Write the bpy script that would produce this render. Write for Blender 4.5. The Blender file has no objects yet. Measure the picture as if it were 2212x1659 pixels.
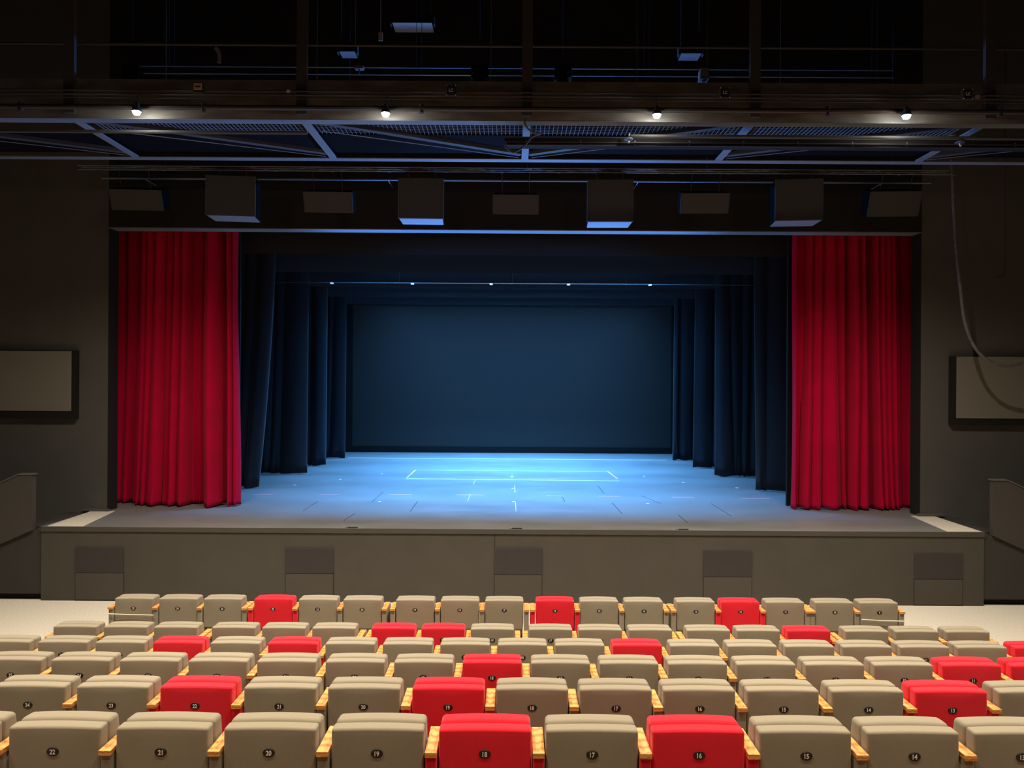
import bpy, bmesh, math, random
from mathutils import Vector, Matrix

S = bpy.context.scene
COL = S.collection

# ------------------------------------------------------------------ camera, world, lights
F, ROLL, EYE = 1534.0, 0.006, 3.40          # focal length in pixels of the 2212 px frame
cd = bpy.data.cameras.new('camera')
cam = bpy.data.objects.new('camera', cd)
COL.objects.link(cam)
cd.sensor_fit = 'HORIZONTAL'
cd.sensor_width = 36.0
cd.lens = F / 2212.0 * 36.0
cd.clip_end = 200
cam.matrix_world = Matrix.Translation((0, 0, EYE)) @ Matrix.Rotation(math.pi / 2, 4, 'X') @ Matrix.Rotation(ROLL, 4, 'Z')
S.camera = cam

S.view_settings.view_transform = 'Standard'
S.view_settings.look = 'None'
S.view_settings.gamma = 1.0
S.view_settings.use_curve_mapping = False
S.view_settings.exposure = 0.0
S.cycles.max_bounces = 8
S.cycles.diffuse_bounces = 5
S.cycles.glossy_bounces = 3
S.cycles.use_denoising = True
S.cycles.caustics_reflective = True
S.cycles.caustics_refractive = False
S.cycles.sample_clamp_indirect = 4.0

W = bpy.data.worlds.new('world')
W.use_nodes = True
W.node_tree.nodes['Background'].inputs[0].default_value = (0.5, 0.5, 0.6, 1)
W.node_tree.nodes['Background'].inputs[1].default_value = 0.002
S.world = W

WARM = (1.0, 0.83, 0.62)
COOLWARM = (1.0, 0.90, 0.76)
BLUE = (0.12, 0.43, 1.0)


def spot(loc, energy, target, size=100, blend=0.6, color=WARM, radius=0.08, name='house_light'):
    ld = bpy.data.lights.new(name, 'SPOT')
    ld.energy = energy
    ld.color = color
    ld.spot_size = math.radians(size)
    ld.spot_blend = blend
    ld.shadow_soft_size = radius
    o = bpy.data.objects.new(name, ld)
    COL.objects.link(o)
    o.location = loc
    d = Vector(target) - Vector(loc)
    o.rotation_euler = d.to_track_quat('-Z', 'Y').to_euler()
    return o


def area(loc, energy, sx, sy, color, spread=180, rx=0.0, name='stage_light'):
    ld = bpy.data.lights.new(name, 'AREA')
    ld.shape = 'RECTANGLE'
    ld.size, ld.size_y = sx, sy
    ld.energy = energy
    ld.color = color
    ld.spread = math.radians(spread)
    o = bpy.data.objects.new(name, ld)
    COL.objects.link(o)
    o.location = loc
    o.rotation_euler = (rx, 0, 0)
    return o


# house downlights over the seating (above and behind the camera's view)
for (y, z, e) in ((-1.0, 9.2, 420), (2.4, 9.4, 1030), (5.2, 9.4, 1750)):
    for x in (-6.3, -2.1, 2.1, 6.3):
        spot((x, y, z), e, (x, y + (0.85 if y > 5 else 0.6), 0), size=79, blend=0.6)
# blue stage washes hung behind each border
for (y, e, r) in ((14.3, 720, -0.22), (16.4, 820, -0.1), (18.5, 760, -0.05), (20.3, 800, -0.05), (21.8, 700, -0.12)):
    area((0, y, 8.2), e, 8.6 if y > 21 else 7.0, 0.5, BLUE, spread=80, rx=r)
# added unseen blue fill spots behind the portal flats, brightening the rig undersides
for sx in (-1, 1):
    spot((sx * 6.0, 13.95, 1.6), 8500, (-sx * 0.3, 9.9, 6.6), size=54, blend=1.0, color=(0.11, 0.33, 1.0), radius=0.25, name='added_wing_fill')


# ------------------------------------------------------------------ helpers
def at(px, py, Y):
    """world point at depth Y seen at pixel (px, py) of the photograph"""
    u, v = (px - 1106.0) / F, (829.5 - py) / F
    c, s = math.cos(ROLL), math.sin(ROLL)
    return Vector(((u * c - v * s) * Y, Y, EYE + (u * s + v * c) * Y))


def link(name, bm, mat, parent=None, smooth=False):
    me = bpy.data.meshes.new(name)
    bm.normal_update()
    bm.to_mesh(me)
    bm.free()
    if mat:
        me.materials.append(mat)
    if smooth:
        me.polygons.foreach_set('use_smooth', [True] * len(me.polygons))
    o = bpy.data.objects.new(name, me)
    COL.objects.link(o)
    if parent:
        o.parent = parent
    return o


def from_mesh(name, me, parent=None, loc=(0, 0, 0)):
    o = bpy.data.objects.new(name, me)
    COL.objects.link(o)
    o.location = loc
    if parent:
        o.parent = parent
    return o


def tag(o, label, cat, group=None, kind=None):
    if label: o['label'] = label
    if cat: o['category'] = cat
    if group: o['group'] = group
    if kind: o['kind'] = kind
    return o


def thing(name, label, cat, loc=(0, 0, 0), group=None, rotz=0.0):
    o = bpy.data.objects.new(name, None)
    COL.objects.link(o)
    o.location = loc
    o.rotation_euler = (0, 0, rotz)
    o.empty_display_size = 0.1
    return tag(o, label, cat, group)


def struct(o):
    o['kind'] = 'structure'
    return o


def box(bm, x0, x1, y0, y1, z0, z1, M=None):
    vs = [bm.verts.new((x, y, z)) for x in (x0, x1) for y in (y0, y1) for z in (z0, z1)]
    for f in ((0, 1, 3, 2), (4, 6, 7, 5), (0, 4, 5, 1), (2, 3, 7, 6), (0, 2, 6, 4), (1, 5, 7, 3)):
        bm.faces.new([vs[i] for i in f])
    if M is not None:
        for v in vs: v.co = M @ v.co
    return vs


def bxm(name, x0, x1, y0, y1, z0, z1, mat, parent=None, bevel=0.0):
    bm = bmesh.new()
    box(bm, x0, x1, y0, y1, z0, z1)
    if bevel:
        bmesh.ops.bevel(bm, geom=bm.edges[:], offset=bevel, segments=2, affect='EDGES', profile=0.5)
    return link(name, bm, mat, parent)


def beam(bm, a, b, w, h):
    """rectangular bar from a to b, w horizontal width, h vertical height"""
    a, b = Vector(a), Vector(b)
    d = (b - a)
    L = d.length
    d.normalize()
    up = Vector((0, 0, 1)) if abs(d.z) < 0.95 else Vector((0, 1, 0))
    sx = d.cross(up).normalized()
    uz = sx.cross(d).normalized()
    vs = []
    for t in (a, b):
        for (i, j) in ((-1, -1), (1, -1), (1, 1), (-1, 1)):
            vs.append(bm.verts.new(t + sx * i * w / 2 + uz * j * h / 2))
    for f in ((3, 2, 1, 0), (4, 5, 6, 7), (0, 1, 5, 4), (1, 2, 6, 5), (2, 3, 7, 6), (3, 0, 4, 7)):
        bm.faces.new([vs[i] for i in f])


def tube(bm, pts, r, n=10):
    pts = [Vector(p) for p in pts]
    rings = []
    for i, p in enumerate(pts):
        d = (pts[min(i + 1, len(pts) - 1)] - pts[max(i - 1, 0)]).normalized()
        up = Vector((0, 0, 1)) if abs(d.z) < 0.9 else Vector((0, 1, 0))
        sx = d.cross(up).normalized()
        uz = sx.cross(d).normalized()
        rings.append([bm.verts.new(p + (sx * math.cos(2 * math.pi * k / n) + uz * math.sin(2 * math.pi * k / n)) * r) for k in range(n)])
    for a, b in zip(rings, rings[1:]):
        for k in range(n):
            bm.faces.new((a[k], a[(k + 1) % n], b[(k + 1) % n], b[k]))
    bm.faces.new(rings[0][::-1])
    bm.faces.new(rings[-1])


def catmull(pts, n=8):
    pts = [Vector(p) for p in pts]
    P = [pts[0]] + pts + [pts[-1]]
    out = []
    for i in range(1, len(P) - 2):
        for k in range(n):
            t = k / n
            a, b, c, d = P[i - 1], P[i], P[i + 1], P[i + 2]
            out.append(0.5 * ((2 * b) + (c - a) * t + (2 * a - 5 * b + 4 * c - d) * t * t + (3 * b - a - 3 * c + d) * t ** 3))
    out.append(pts[-1])
    return out


def lathe(bm, prof, n=20, M=None):
    rings = []
    for (r, z) in prof:
        rings.append([bm.verts.new((r * math.cos(2 * math.pi * k / n), r * math.sin(2 * math.pi * k / n), z)) for k in range(n)])
    for a, b in zip(rings, rings[1:]):
        for k in range(n):
            bm.faces.new((a[k], a[(k + 1) % n], b[(k + 1) % n], b[k]))
    bm.faces.new(rings[0][::-1])
    bm.faces.new(rings[-1])
    if M is not None:
        for rg in rings:
            for v in rg: v.co = M @ v.co


def rbox(x0, x1, y0, y1, z0, z1, r, warp=None, seg=3, mid=6):
    """rounded box made of a fine grid, so it shades like an upholstered pad"""
    bm = bmesh.new()
    c = Vector(((x0 + x1) / 2, (y0 + y1) / 2, (z0 + z1) / 2))
    h = Vector(((x1 - x0) / 2, (y1 - y0) / 2, (z1 - z0) / 2))

    def coords(hh, m):
        q = [hh - r + r * math.tan(math.radians(45 * k / seg)) for k in range(seg + 1)]
        inner = [(-1 + 2 * k / m) * (hh - r) for k in range(1, m)]
        return sorted([-v for v in q] + inner + q)
    cs = [coords(h.x, mid), coords(h.y, 2), coords(h.z, mid)]
    cache = {}

    def vert(p):
        key = tuple(round(t, 6) for t in p)
        if key not in cache:
            inner = Vector([max(-(h[i] - r), min(h[i] - r, p[i])) for i in range(3)])
            d = Vector(p) - inner
            q = inner + d.normalized() * r if d.length > 1e-9 else inner
            q = q + c
            if warp: q = Vector(warp(q))
            cache[key] = bm.verts.new(q)
        return cache[key]
    for ax in range(3):
        a1, a2 = (ax + 1) % 3, (ax + 2) % 3
        for sgn in (-1, 1):
            for i in range(len(cs[a1]) - 1):
                for j in range(len(cs[a2]) - 1):
                    quad = []
                    for (ii, jj) in ((i, j), (i + 1, j), (i + 1, j + 1), (i, j + 1)):
                        p = [0, 0, 0]
                        p[ax] = sgn * h[ax]
                        p[a1] = cs[a1][ii]
                        p[a2] = cs[a2][jj]
                        quad.append(vert(p))
                    if sgn < 0: quad.reverse()
                    if len(set(quad)) == 4:
                        bm.faces.new(quad)
    return bm


def mesh_of(bm, name, mat, smooth=True):
    me = bpy.data.meshes.new(name)
    bm.normal_update()
    bm.to_mesh(me)
    bm.free()
    me.materials.append(mat)
    if smooth: me.polygons.foreach_set('use_smooth', [True] * len(me.polygons))
    return me


def text_mesh(s, size, mat, name='numeral', bold=0.012, extrude=0.0008, sx=0.86):
    cu = bpy.data.curves.new(name, 'FONT')
    cu.body = s
    cu.size = size
    cu.align_x = 'CENTER'
    cu.align_y = 'CENTER'
    cu.extrude = extrude
    cu.offset = size * bold
    cu.resolution_u = 3
    o = bpy.data.objects.new(name, cu)
    COL.objects.link(o)
    bpy.context.view_layer.update()
    dg = bpy.context.evaluated_depsgraph_get()
    me = bpy.data.meshes.new_from_object(o.evaluated_get(dg))
    bpy.data.objects.remove(o)
    bpy.data.curves.remove(cu)
    M = Matrix.Rotation(math.pi / 2, 4, 'X') @ Matrix.Diagonal((sx, 1, 1, 1))
    xs = [v.co.x for v in me.vertices]; ys = [v.co.y for v in me.vertices]
    me.transform(M @ Matrix.Translation((-(min(xs) + max(xs)) / 2, -(min(ys) + max(ys)) / 2, 0)))
    me.name = name
    me.materials.clear()
    me.materials.append(mat)
    return me


# ------------------------------------------------------------------ materials
def mat(name, color, rough=0.8, metal=0.0, sheen=0.0, spec=0.5, noise=None, bump=None, emit=None, coords='Object'):
    """noise = (scale, amount, stretch xyz); bump = (scale, strength)"""
    m = bpy.data.materials.new(name)
    m.use_nodes = True
    nt = m.node_tree
    b = nt.nodes['Principled BSDF']
    b.inputs['Base Color'].default_value = (*color, 1)
    b.inputs['Roughness'].default_value = rough
    b.inputs['Metallic'].default_value = metal
    b.inputs['Specular IOR Level'].default_value = spec
    b.inputs['Sheen Weight'].default_value = sheen
    if emit:
        b.inputs['Emission Color'].default_value = (*emit[0], 1)
        b.inputs['Emission Strength'].default_value = emit[1]
    tc = nt.nodes.new('ShaderNodeTexCoord')
    if noise:
        mp = nt.nodes.new('ShaderNodeMapping')
        mp.inputs['Scale'].default_value = noise[2] if len(noise) > 2 else (1, 1, 1)
        nz = nt.nodes.new('ShaderNodeTexNoise')
        nz.inputs['Scale'].default_value = noise[0]
        nz.inputs['Detail'].default_value = 5
        rp = nt.nodes.new('ShaderNodeMapRange')
        rp.inputs[1].default_value = 0.3
        rp.inputs[2].default_value = 0.7
        rp.inputs[3].default_value = 1 - noise[1]
        rp.inputs[4].default_value = 1 + noise[1]
        mx = nt.nodes.new('ShaderNodeVectorMath')
        mx.operation = 'SCALE'
        mx.inputs[0].default_value = color
        nt.links.new(tc.outputs[coords], mp.inputs[0])
        nt.links.new(mp.outputs[0], nz.inputs['Vector'])
        nt.links.new(nz.outputs['Fac'], rp.inputs[0])
        nt.links.new(rp.outputs[0], mx.inputs['Scale'])
        nt.links.new(mx.outputs[0], b.inputs['Base Color'])
    if bump:
        nz2 = nt.nodes.new('ShaderNodeTexNoise')
        nz2.inputs['Scale'].default_value = bump[0]
        nz2.inputs['Detail'].default_value = 3
        bp = nt.nodes.new('ShaderNodeBump')
        bp.inputs['Strength'].default_value = bump[1]
        bp.inputs['Distance'].default_value = 0.01
        nt.links.new(tc.outputs[coords], nz2.inputs['Vector'])
        nt.links.new(nz2.outputs['Fac'], bp.inputs['Height'])
        nt.links.new(bp.outputs[0], b.inputs['Normal'])
    return m


def wood_mat():
    m = mat('armrest_wood', (0.72, 0.36, 0.12), rough=0.42)
    nt = m.node_tree
    b = nt.nodes['Principled BSDF']
    tc = nt.nodes['Texture Coordinate']
    oi = nt.nodes.new('ShaderNodeObjectInfo')
    add = nt.nodes.new('ShaderNodeVectorMath')
    add.operation = 'ADD'
    sc = nt.nodes.new('ShaderNodeVectorMath')
    sc.operation = 'SCALE'
    sc.inputs['Scale'].default_value = 37.0
    cmb = nt.nodes.new('ShaderNodeCombineXYZ')
    nt.links.new(oi.outputs['Random'], cmb.inputs[0])
    nt.links.new(oi.outputs['Random'], cmb.inputs[1])
    nt.links.new(oi.outputs['Random'], cmb.inputs[2])
    nt.links.new(cmb.outputs[0], sc.inputs[0])
    mp = nt.nodes.new('ShaderNodeMapping')
    mp.inputs['Scale'].default_value = (1.0, 0.16, 0.5)
    nt.links.new(tc.outputs['Object'], mp.inputs[0])
    nt.links.new(mp.outputs[0], add.inputs[0])
    nt.links.new(sc.outputs[0], add.inputs[1])
    wv = nt.nodes.new('ShaderNodeTexWave')
    wv.wave_type = 'RINGS'
    wv.inputs['Scale'].default_value = 38
    wv.inputs['Distortion'].default_value = 3.5
    wv.inputs['Detail'].default_value = 3
    wv.inputs['Detail Scale'].default_value = 1.2
    nt.links.new(add.outputs[0], wv.inputs[0])
    rp = nt.nodes.new('ShaderNodeValToRGB')
    rp.color_ramp.elements[0].color = (0.52, 0.20, 0.045, 1)
    rp.color_ramp.elements[1].color = (0.80, 0.38, 0.11, 1)
    rp.color_ramp.elements[1].position = 0.55
    nt.links.new(wv.outputs['Fac'], rp.inputs[0])
    nt.links.new(rp.outputs[0], b.inputs['Base Color'])
    return m


M = {}
M['taupe'] = mat('taupe_fabric', (0.285, 0.25, 0.185), 0.95, sheen=0.15, spec=0.1, noise=(900, 0.10), bump=(700, 0.25))
M['red'] = mat('red_fabric', (0.78, 0.018, 0.035), 0.95, sheen=0.15, spec=0.1, noise=(900, 0.08), bump=(700, 0.25))
M['wood'] = wood_mat()
M['seatwood'] = mat('seat_plywood', (0.42, 0.20, 0.09), 0.5, noise=(14, 0.2, (1, 1, 8)))
M['badge'] = mat('badge_black', (0.012, 0.010, 0.008), 0.45)
M['white'] = mat('numeral_white', (0.85, 0.85, 0.82), 0.6)
M['iron'] = mat('black_iron', (0.02, 0.02, 0.02), 0.5)
M['carpet'] = mat('pale_carpet', (0.62, 0.57, 0.48), 1.0, spec=0.1, noise=(55, 0.16), bump=(120, 0.6))
M['deckwood'] = mat('riser_deck', (0.16, 0.09, 0.045), 0.6, noise=(6, 0.2, (1, 8, 1)))
M['wall'] = mat('dark_wall_paint', (0.088, 0.084, 0.074), 0.9, spec=0.2, noise=(3, 0.05), bump=(90, 0.15))
M['front'] = mat('stage_front_paint', (0.066, 0.059, 0.048), 0.85, spec=0.2, noise=(2.5, 0.05), bump=(120, 0.1))
M['vent'] = mat('vent_panel_dark', (0.034, 0.027, 0.026), 0.9, noise=(60, 0.12), bump=(200, 0.3))
M['black'] = mat('matte_black', (0.014, 0.013, 0.012), 0.9, spec=0.2)
M['blackwall'] = mat('black_wall_paint', (0.020, 0.019, 0.018), 0.9, spec=0.15)
M['stairside'] = mat('stair_side_paint', (0.045, 0.040, 0.036), 0.9, spec=0.2, noise=(3, 0.06))
M['balustrade'] = mat('balustrade_paint', (0.058, 0.052, 0.045), 0.9, spec=0.2, bump=(90, 0.15))
M['panel'] = mat('acoustic_panel', (0.19, 0.175, 0.14), 0.95, spec=0.1, noise=(150, 0.06), bump=(200, 0.3))
M['velvet'] = mat('crimson_velvet', (0.46, 0.003, 0.034), 0.95, sheen=0.04, spec=0.05, noise=(3, 0.08), bump=(160, 0.12))
M['drape'] = mat('black_drape', (0.020, 0.024, 0.030), 0.95, sheen=0.10, spec=0.1, bump=(120, 0.1))
M['screen'] = mat('projection_screen', (0.052, 0.048, 0.045), 0.9, spec=0.1)
M['steel'] = mat('dark_steel', (0.055, 0.057, 0.060), 0.6, metal=0.2)
M['lightsteel'] = mat('grey_painted_steel', (0.13, 0.15, 0.17), 0.55)
M['sheet'] = mat('toe_board_sheet', (0.25, 0.245, 0.23), 0.36, metal=0.45, noise=(2.2, 0.35, (1, 1, 3)), bump=(7, 0.12))
M['speaker'] = mat('speaker_grille', (0.034, 0.032, 0.030), 0.8, noise=(200, 0.1))
M['speakerlit'] = mat('speaker_lit_underside', (0.14, 0.16, 0.18), 0.7)
M['tapew'] = mat('white_tape', (0.80, 0.80, 0.80), 0.6)
M['tapep'] = mat('pink_tape', (0.75, 0.30, 0.30), 0.6)
M['groove'] = mat('joint_dark', (0.02, 0.02, 0.02), 0.9)
M['cable'] = mat('grey_cable', (0.10, 0.09, 0.08), 0.6, noise=(14, 0.25))
M['deckblack'] = mat('deck_board_black', (0.004, 0.004, 0.005), 0.95, spec=0.05)
M['bulb'] = mat('lamp_bulb', (1, 0.95, 0.85), 0.3, emit=((1.0, 0.93, 0.80), 260))
M['led'] = mat('led_glow', (1, 1, 1), 0.3, emit=((0.55, 0.75, 1.0), 0.5))
M['beige'] = mat('beige_case', (0.40, 0.34, 0.26), 0.5)
M['cord'] = mat('pale_cord', (0.62, 0.60, 0.48), 0.8)


def floor_mat():
    m = mat('stage_deck_paint', (0.17, 0.18, 0.19), 0.5, spec=0.35)
    nt = m.node_tree
    b = nt.nodes['Principled BSDF']
    tc = nt.nodes['Texture Coordinate']

    def noise(scale, stretch, detail=6, rough=0.6):
        mp = nt.nodes.new('ShaderNodeMapping')
        mp.inputs['Scale'].default_value = stretch
        nz = nt.nodes.new('ShaderNodeTexNoise')
        nz.inputs['Scale'].default_value = scale
        nz.inputs['Detail'].default_value = detail
        nz.inputs['Roughness'].default_value = rough
        nt.links.new(tc.outputs['Object'], mp.inputs[0])
        nt.links.new(mp.outputs[0], nz.inputs['Vector'])
        return nz
    a = noise(1.9, (0.6, 1.3, 1), 9, 0.72)
    s = noise(5.5, (0.5, 1.8, 1), 10, 0.8)
    ra = nt.nodes.new('ShaderNodeMapRange')
    ra.inputs[1].default_value = 0.35; ra.inputs[2].default_value = 0.68
    ra.inputs[3].default_value = 0.88; ra.inputs[4].default_value = 1.15
    nt.links.new(a.outputs['Fac'], ra.inputs[0])
    rs = nt.nodes.new('ShaderNodeMapRange')
    rs.inputs[1].default_value = 0.60; rs.inputs[2].default_value = 0.74
    rs.inputs[3].default_value = 0.0; rs.inputs[4].default_value = 0.55
    nt.links.new(s.outputs['Fac'], rs.inputs[0])
    mu = nt.nodes.new('ShaderNodeMath'); mu.operation = 'ADD'
    nt.links.new(ra.outputs[0], mu.inputs[0])
    nt.links.new(rs.outputs[0], mu.inputs[1])
    vm = nt.nodes.new('ShaderNodeVectorMath'); vm.operation = 'SCALE'
    vm.inputs[0].default_value = (0.155, 0.152, 0.150)
    nt.links.new(mu.outputs[0], vm.inputs['Scale'])
    nt.links.new(vm.outputs[0], b.inputs['Base Color'])
    rr = nt.nodes.new('ShaderNodeMapRange')
    rr.inputs[3].default_value = 0.38; rr.inputs[4].default_value = 0.65
    nt.links.new(a.outputs['Fac'], rr.inputs[0])
    nt.links.new(rr.outputs[0], b.inputs['Roughness'])
    return m


M['deck'] = floor_mat()

# ------------------------------------------------------------------ room shell
STAGE_Z = 1.148
PY = 12.35           # proscenium wall plane
struct(bxm('floor', -11, 11, -4, 12.6, -0.2, 0.0, M['carpet']))
struct(bxm('ceiling', -11.2, 11.2, -4.2, 25.2, 10.6, 10.8, M['blackwall']))
struct(bxm('wall_left', -11.2, -11.0, -4.2, 12.6, -0.2, 10.6, M['wall']))
struct(bxm('wall_right', 11.0, 11.2, -4.2, 12.6, -0.2, 10.6, M['wall']))
struct(bxm('wall_back', -11.2, 11.2, -4.2, -4.0, -0.2, 10.6, M['wall']))
struct(bxm('wall_front_left', -11.0, -7.03, PY, PY + 0.30, 0, 10.6, M['wall']))
struct(bxm('wall_front_right', 7.11, 11.0, PY, PY + 0.30, 0, 10.6, M['wall']))
struct(bxm('wall_front_header', -7.03, 7.11, PY, PY + 0.25, 6.085, 10.6, M['blackwall']))
struct(bxm('wall_stage_left', -11.2, -11.0, 12.6, 25.2, 0, 10.6, M['black']))
struct(bxm('wall_stage_right', 11.0, 11.2, 12.6, 25.2, 0, 10.6, M['black']))
struct(bxm('wall_stage_back', -11.2, 11.2, 25.0, 25.2, 0, 10.6, M['black']))
# underside strip of the proscenium header, coloured pale to imitate stage light on it
struct(bxm('trim_1', -7.03, 7.11, PY + 0.002, PY + 0.25, 6.070, 6.085, M['lightsteel']))
# black linings inside the proscenium opening
struct(bxm('trim_2', -7.03, -7.018, PY + 0.004, PY + 0.30, STAGE_Z, 6.07, M['blackwall']))
struct(bxm('trim_3', 7.098, 7.11, PY + 0.004, PY + 0.30, STAGE_Z, 6.07, M['blackwall']))
# small plinths at the foot of the proscenium walls
for k, (x0, x1) in enumerate(((-7.43, -6.96), (7.04, 7.50))):
    struct(bxm('baseboard_%s' % ('left', 'right')[k], x0, x1, PY - 0.07, PY, STAGE_Z, STAGE_Z + 0.045, M['wall'], bevel=0.008))

# seating risers
STEPS = [(-4.0, 0.55, 1.76), (0.55, 1.55, 1.54), (1.55, 2.52, 1.32), (2.52, 3.52, 1.10),
         (3.52, 4.51, 0.881), (4.51, 5.53, 0.661), (5.53, 6.61, 0.431), (6.61, 7.60, 0.177)]
bm = bmesh.new()
for (a, b, z) in STEPS:
    box(bm, -8.6, 8.6, a, b, 0.0, z)
struct(link('seating_riser', bm, M['deckwood']))

# ------------------------------------------------------------------ stage
SX0, SX1, SY = -7.285, 7.335, 11.0
struct(bxm('stage_floor', SX0, SX1, SY, 25.0, STAGE_Z - 0.06, STAGE_Z, M['deck']))
struct(bxm('stage_front', SX0, SX1, SY + 0.012, SY + 0.20, 0, STAGE_Z - 0.06, M['front']))
struct(bxm('stage_edge', SX0, SX1, SY - 0.004, SY, STAGE_Z - 0.075, STAGE_Z, M['front']))
for k, (a, b) in enumerate(((-11.0, SX0), (SX1, 11.0))):
    struct(bxm('wing_floor', a, b, PY + 0.30, 25.0, STAGE_Z - 0.06, STAGE_Z, M['black']))
# pale carpet strips at both ends of the apron
for side, pts in (('left', [at(100, 1137, 11.0), at(178, 1137, 11.0), at(250, 1109, PY), at(186, 1107, PY)]),
                  ('right', [at(2047, 1151, 11.0), at(2122, 1152, 11.0), at(2030, 1121, PY), at(1966, 1121, PY)])):
    xs = [p.x for p in pts]
    bm = bmesh.new()
    c = [(max(SX0, min(SX1, x)), y) for x, y in ((xs[0], SY + 0.02), (xs[1], SY + 0.02), (xs[2], PY - 0.01), (xs[3], PY - 0.01))]
    lo = [bm.verts.new((x, y, STAGE_Z)) for x, y in c]
    hi = [bm.verts.new((x, y, STAGE_Z + 0.006)) for x, y in c]
    bm.faces.new(hi); bm.faces.new(lo[::-1])
    for i in range(4): bm.faces.new((lo[i], lo[(i + 1) % 4], hi[(i + 1) % 4], hi[i]))
    o = link('carpet_strip', bm, M['carpet'])
    tag(o, 'pale grey carpet strip on the %s end of the stage apron' % side, 'carpet', 'carpet strips on the apron')

# access panels in the stage front: a dark upper panel and a plain lower one
names5 = ['far left', 'second from left', 'middle', 'second from right', 'far right']
for k, (xa, xb, ya, yb) in enumerate(((163, 267, 1182, 1237), (617, 720, 1184, 1239), (1068.5, 1170.5, 1184, 1241),
                                      (1520, 1624, 1190, 1246), (1975.5, 2079, 1196, 1251))):
    p, q = at(xa, ya, SY), at(xb, yb, SY)
    t = thing('access_panel', 'access hatch in the stage front with dark upper panel, %s of the five' % names5[k], 'hatch',
              ((p.x + q.x) / 2, SY, 0), 'access hatches in the stage front')
    w = (q.x - p.x) / 2
    bxm('upper_panel', -w, w, -0.004, 0.012, q.z, p.z, M['vent'], t)['label'] = 'dark brown upper panel'
    bxm('lower_panel', -w + 0.004, w - 0.004, -0.002, 0.012, 0.02, q.z - 0.008, M['front'], t)
    bm = bmesh.new()
    for sx in (-w, w):
        box(bm, sx - 0.004, sx + 0.004, 0.004, 0.012, 0.0, q.z)
    box(bm, -w, w, 0.004, 0.012, q.z - 0.008, q.z)
    link('joint', bm, M['groove'], t)
    if k in (2,):
        bxm('upper_joint', -w - 0.003, -w + 0.003, 0.006, 0.012, p.z, STAGE_Z - 0.075, M['groove'], t)

# stairs and solid balustrades at both ends of the stage
for side, sg, xe in (('left', -1, SX0), ('right', 1, SX1)):
    t = thing('stage_stairs', 'dark stairs with solid sloping balustrade at the %s end of the stage' % side, 'stairs',
              (xe + sg * 0.01, SY, 0), 'stairs up to the stage')
    X = lambda a, b: (min(sg * a, sg * b), max(sg * a, sg * b))
    bm = bmesh.new()
    n = 6
    run = 0.42
    for i in range(n):
        z = STAGE_Z - 0.19 * i - 0.02
        if z <= 0.05: break
        a, b = X(0.0 + run * i, run * (i + 1))
        box(bm, a, b, 0.14, PY - SY - 0.01, 0.0, z)
    link('steps', bm, M['stairside'], t)
    # dark lower side with sloped top edge
    bm = bmesh.new()
    prof = [(0.0, 0.10), (0.0, STAGE_Z - 0.03), (0.12, STAGE_Z - 0.06), (2.6, 0.10)]
    vs0 = [bm.verts.new((sg * x, 0.03, z)) for x, z in prof]
    vs1 = [bm.verts.new((sg * x, 0.13, z)) for x, z in prof]
    bm.faces.new(vs0); bm.faces.new(vs1[::-1])
    for i in range(4): bm.faces.new((vs0[i], vs1[i], vs1[(i + 1) % 4], vs0[(i + 1) % 4]))
    bmesh.ops.recalc_face_normals(bm, faces=bm.faces[:])
    link('side_panel', bm, M['stairside'], t)
    bxm('plinth', X(0.03, 2.6)[0], X(0.03, 2.6)[1], 0.10, 0.14, 0.0, 0.10, M['black'], t)
    # balustrade
    bm = bmesh.new()
    prof = [(0.12, STAGE_Z - 0.055), (0.12, STAGE_Z + 0.80), (0.32, STAGE_Z + 0.80), (2.3, STAGE_Z - 0.10), (2.3, STAGE_Z - 1.02)]
    vs0 = [bm.verts.new((sg * x, -0.01, z)) for x, z in prof]
    vs1 = [bm.verts.new((sg * x, 0.08, z)) for x, z in prof]
    n5 = len(prof)
    bm.faces.new(vs0); bm.faces.new(vs1[::-1])
    for i in range(n5): bm.faces.new((vs0[i], vs1[i], vs1[(i + 1) % n5], vs0[(i + 1) % n5]))
    bmesh.ops.recalc_face_normals(bm, faces=bm.faces[:])
    link('balustrade', bm, M['balustrade'], t)
    bm = bmesh.new()
    for (a, b) in (((0.10, STAGE_Z + 0.81), (0.33, STAGE_Z + 0.81)), ((0.33, STAGE_Z + 0.81), (2.3, STAGE_Z - 0.09))):
        beam(bm, (sg * a[0], 0.035, a[1]), (sg * b[0], 0.035, b[1]), 0.11, 0.02)
    link('coping', bm, M['wall'], t)

# acoustic panels on the side walls, a black box behind each as shadow
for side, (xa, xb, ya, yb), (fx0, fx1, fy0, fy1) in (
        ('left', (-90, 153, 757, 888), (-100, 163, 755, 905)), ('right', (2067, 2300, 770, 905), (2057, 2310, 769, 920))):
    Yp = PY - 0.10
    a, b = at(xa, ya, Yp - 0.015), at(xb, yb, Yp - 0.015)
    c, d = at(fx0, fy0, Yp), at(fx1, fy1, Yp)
    t = thing('wall_panel', 'beige-grey acoustic panel over a black box imitating its shadow on the %s wall' % side, 'wall panel',
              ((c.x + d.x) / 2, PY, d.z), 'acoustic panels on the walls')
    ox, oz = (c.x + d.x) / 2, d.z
    bxm('case', c.x - ox, d.x - ox, -0.10, 0.0, 0, c.z - oz, M['black'], t)  # black box standing in for the panel's dark side and cast shadow
    bxm('panel_face', a.x - ox, b.x - ox, -0.118, -0.10, b.z - oz, a.z - oz, M['panel'], t, bevel=0.004)


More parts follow.
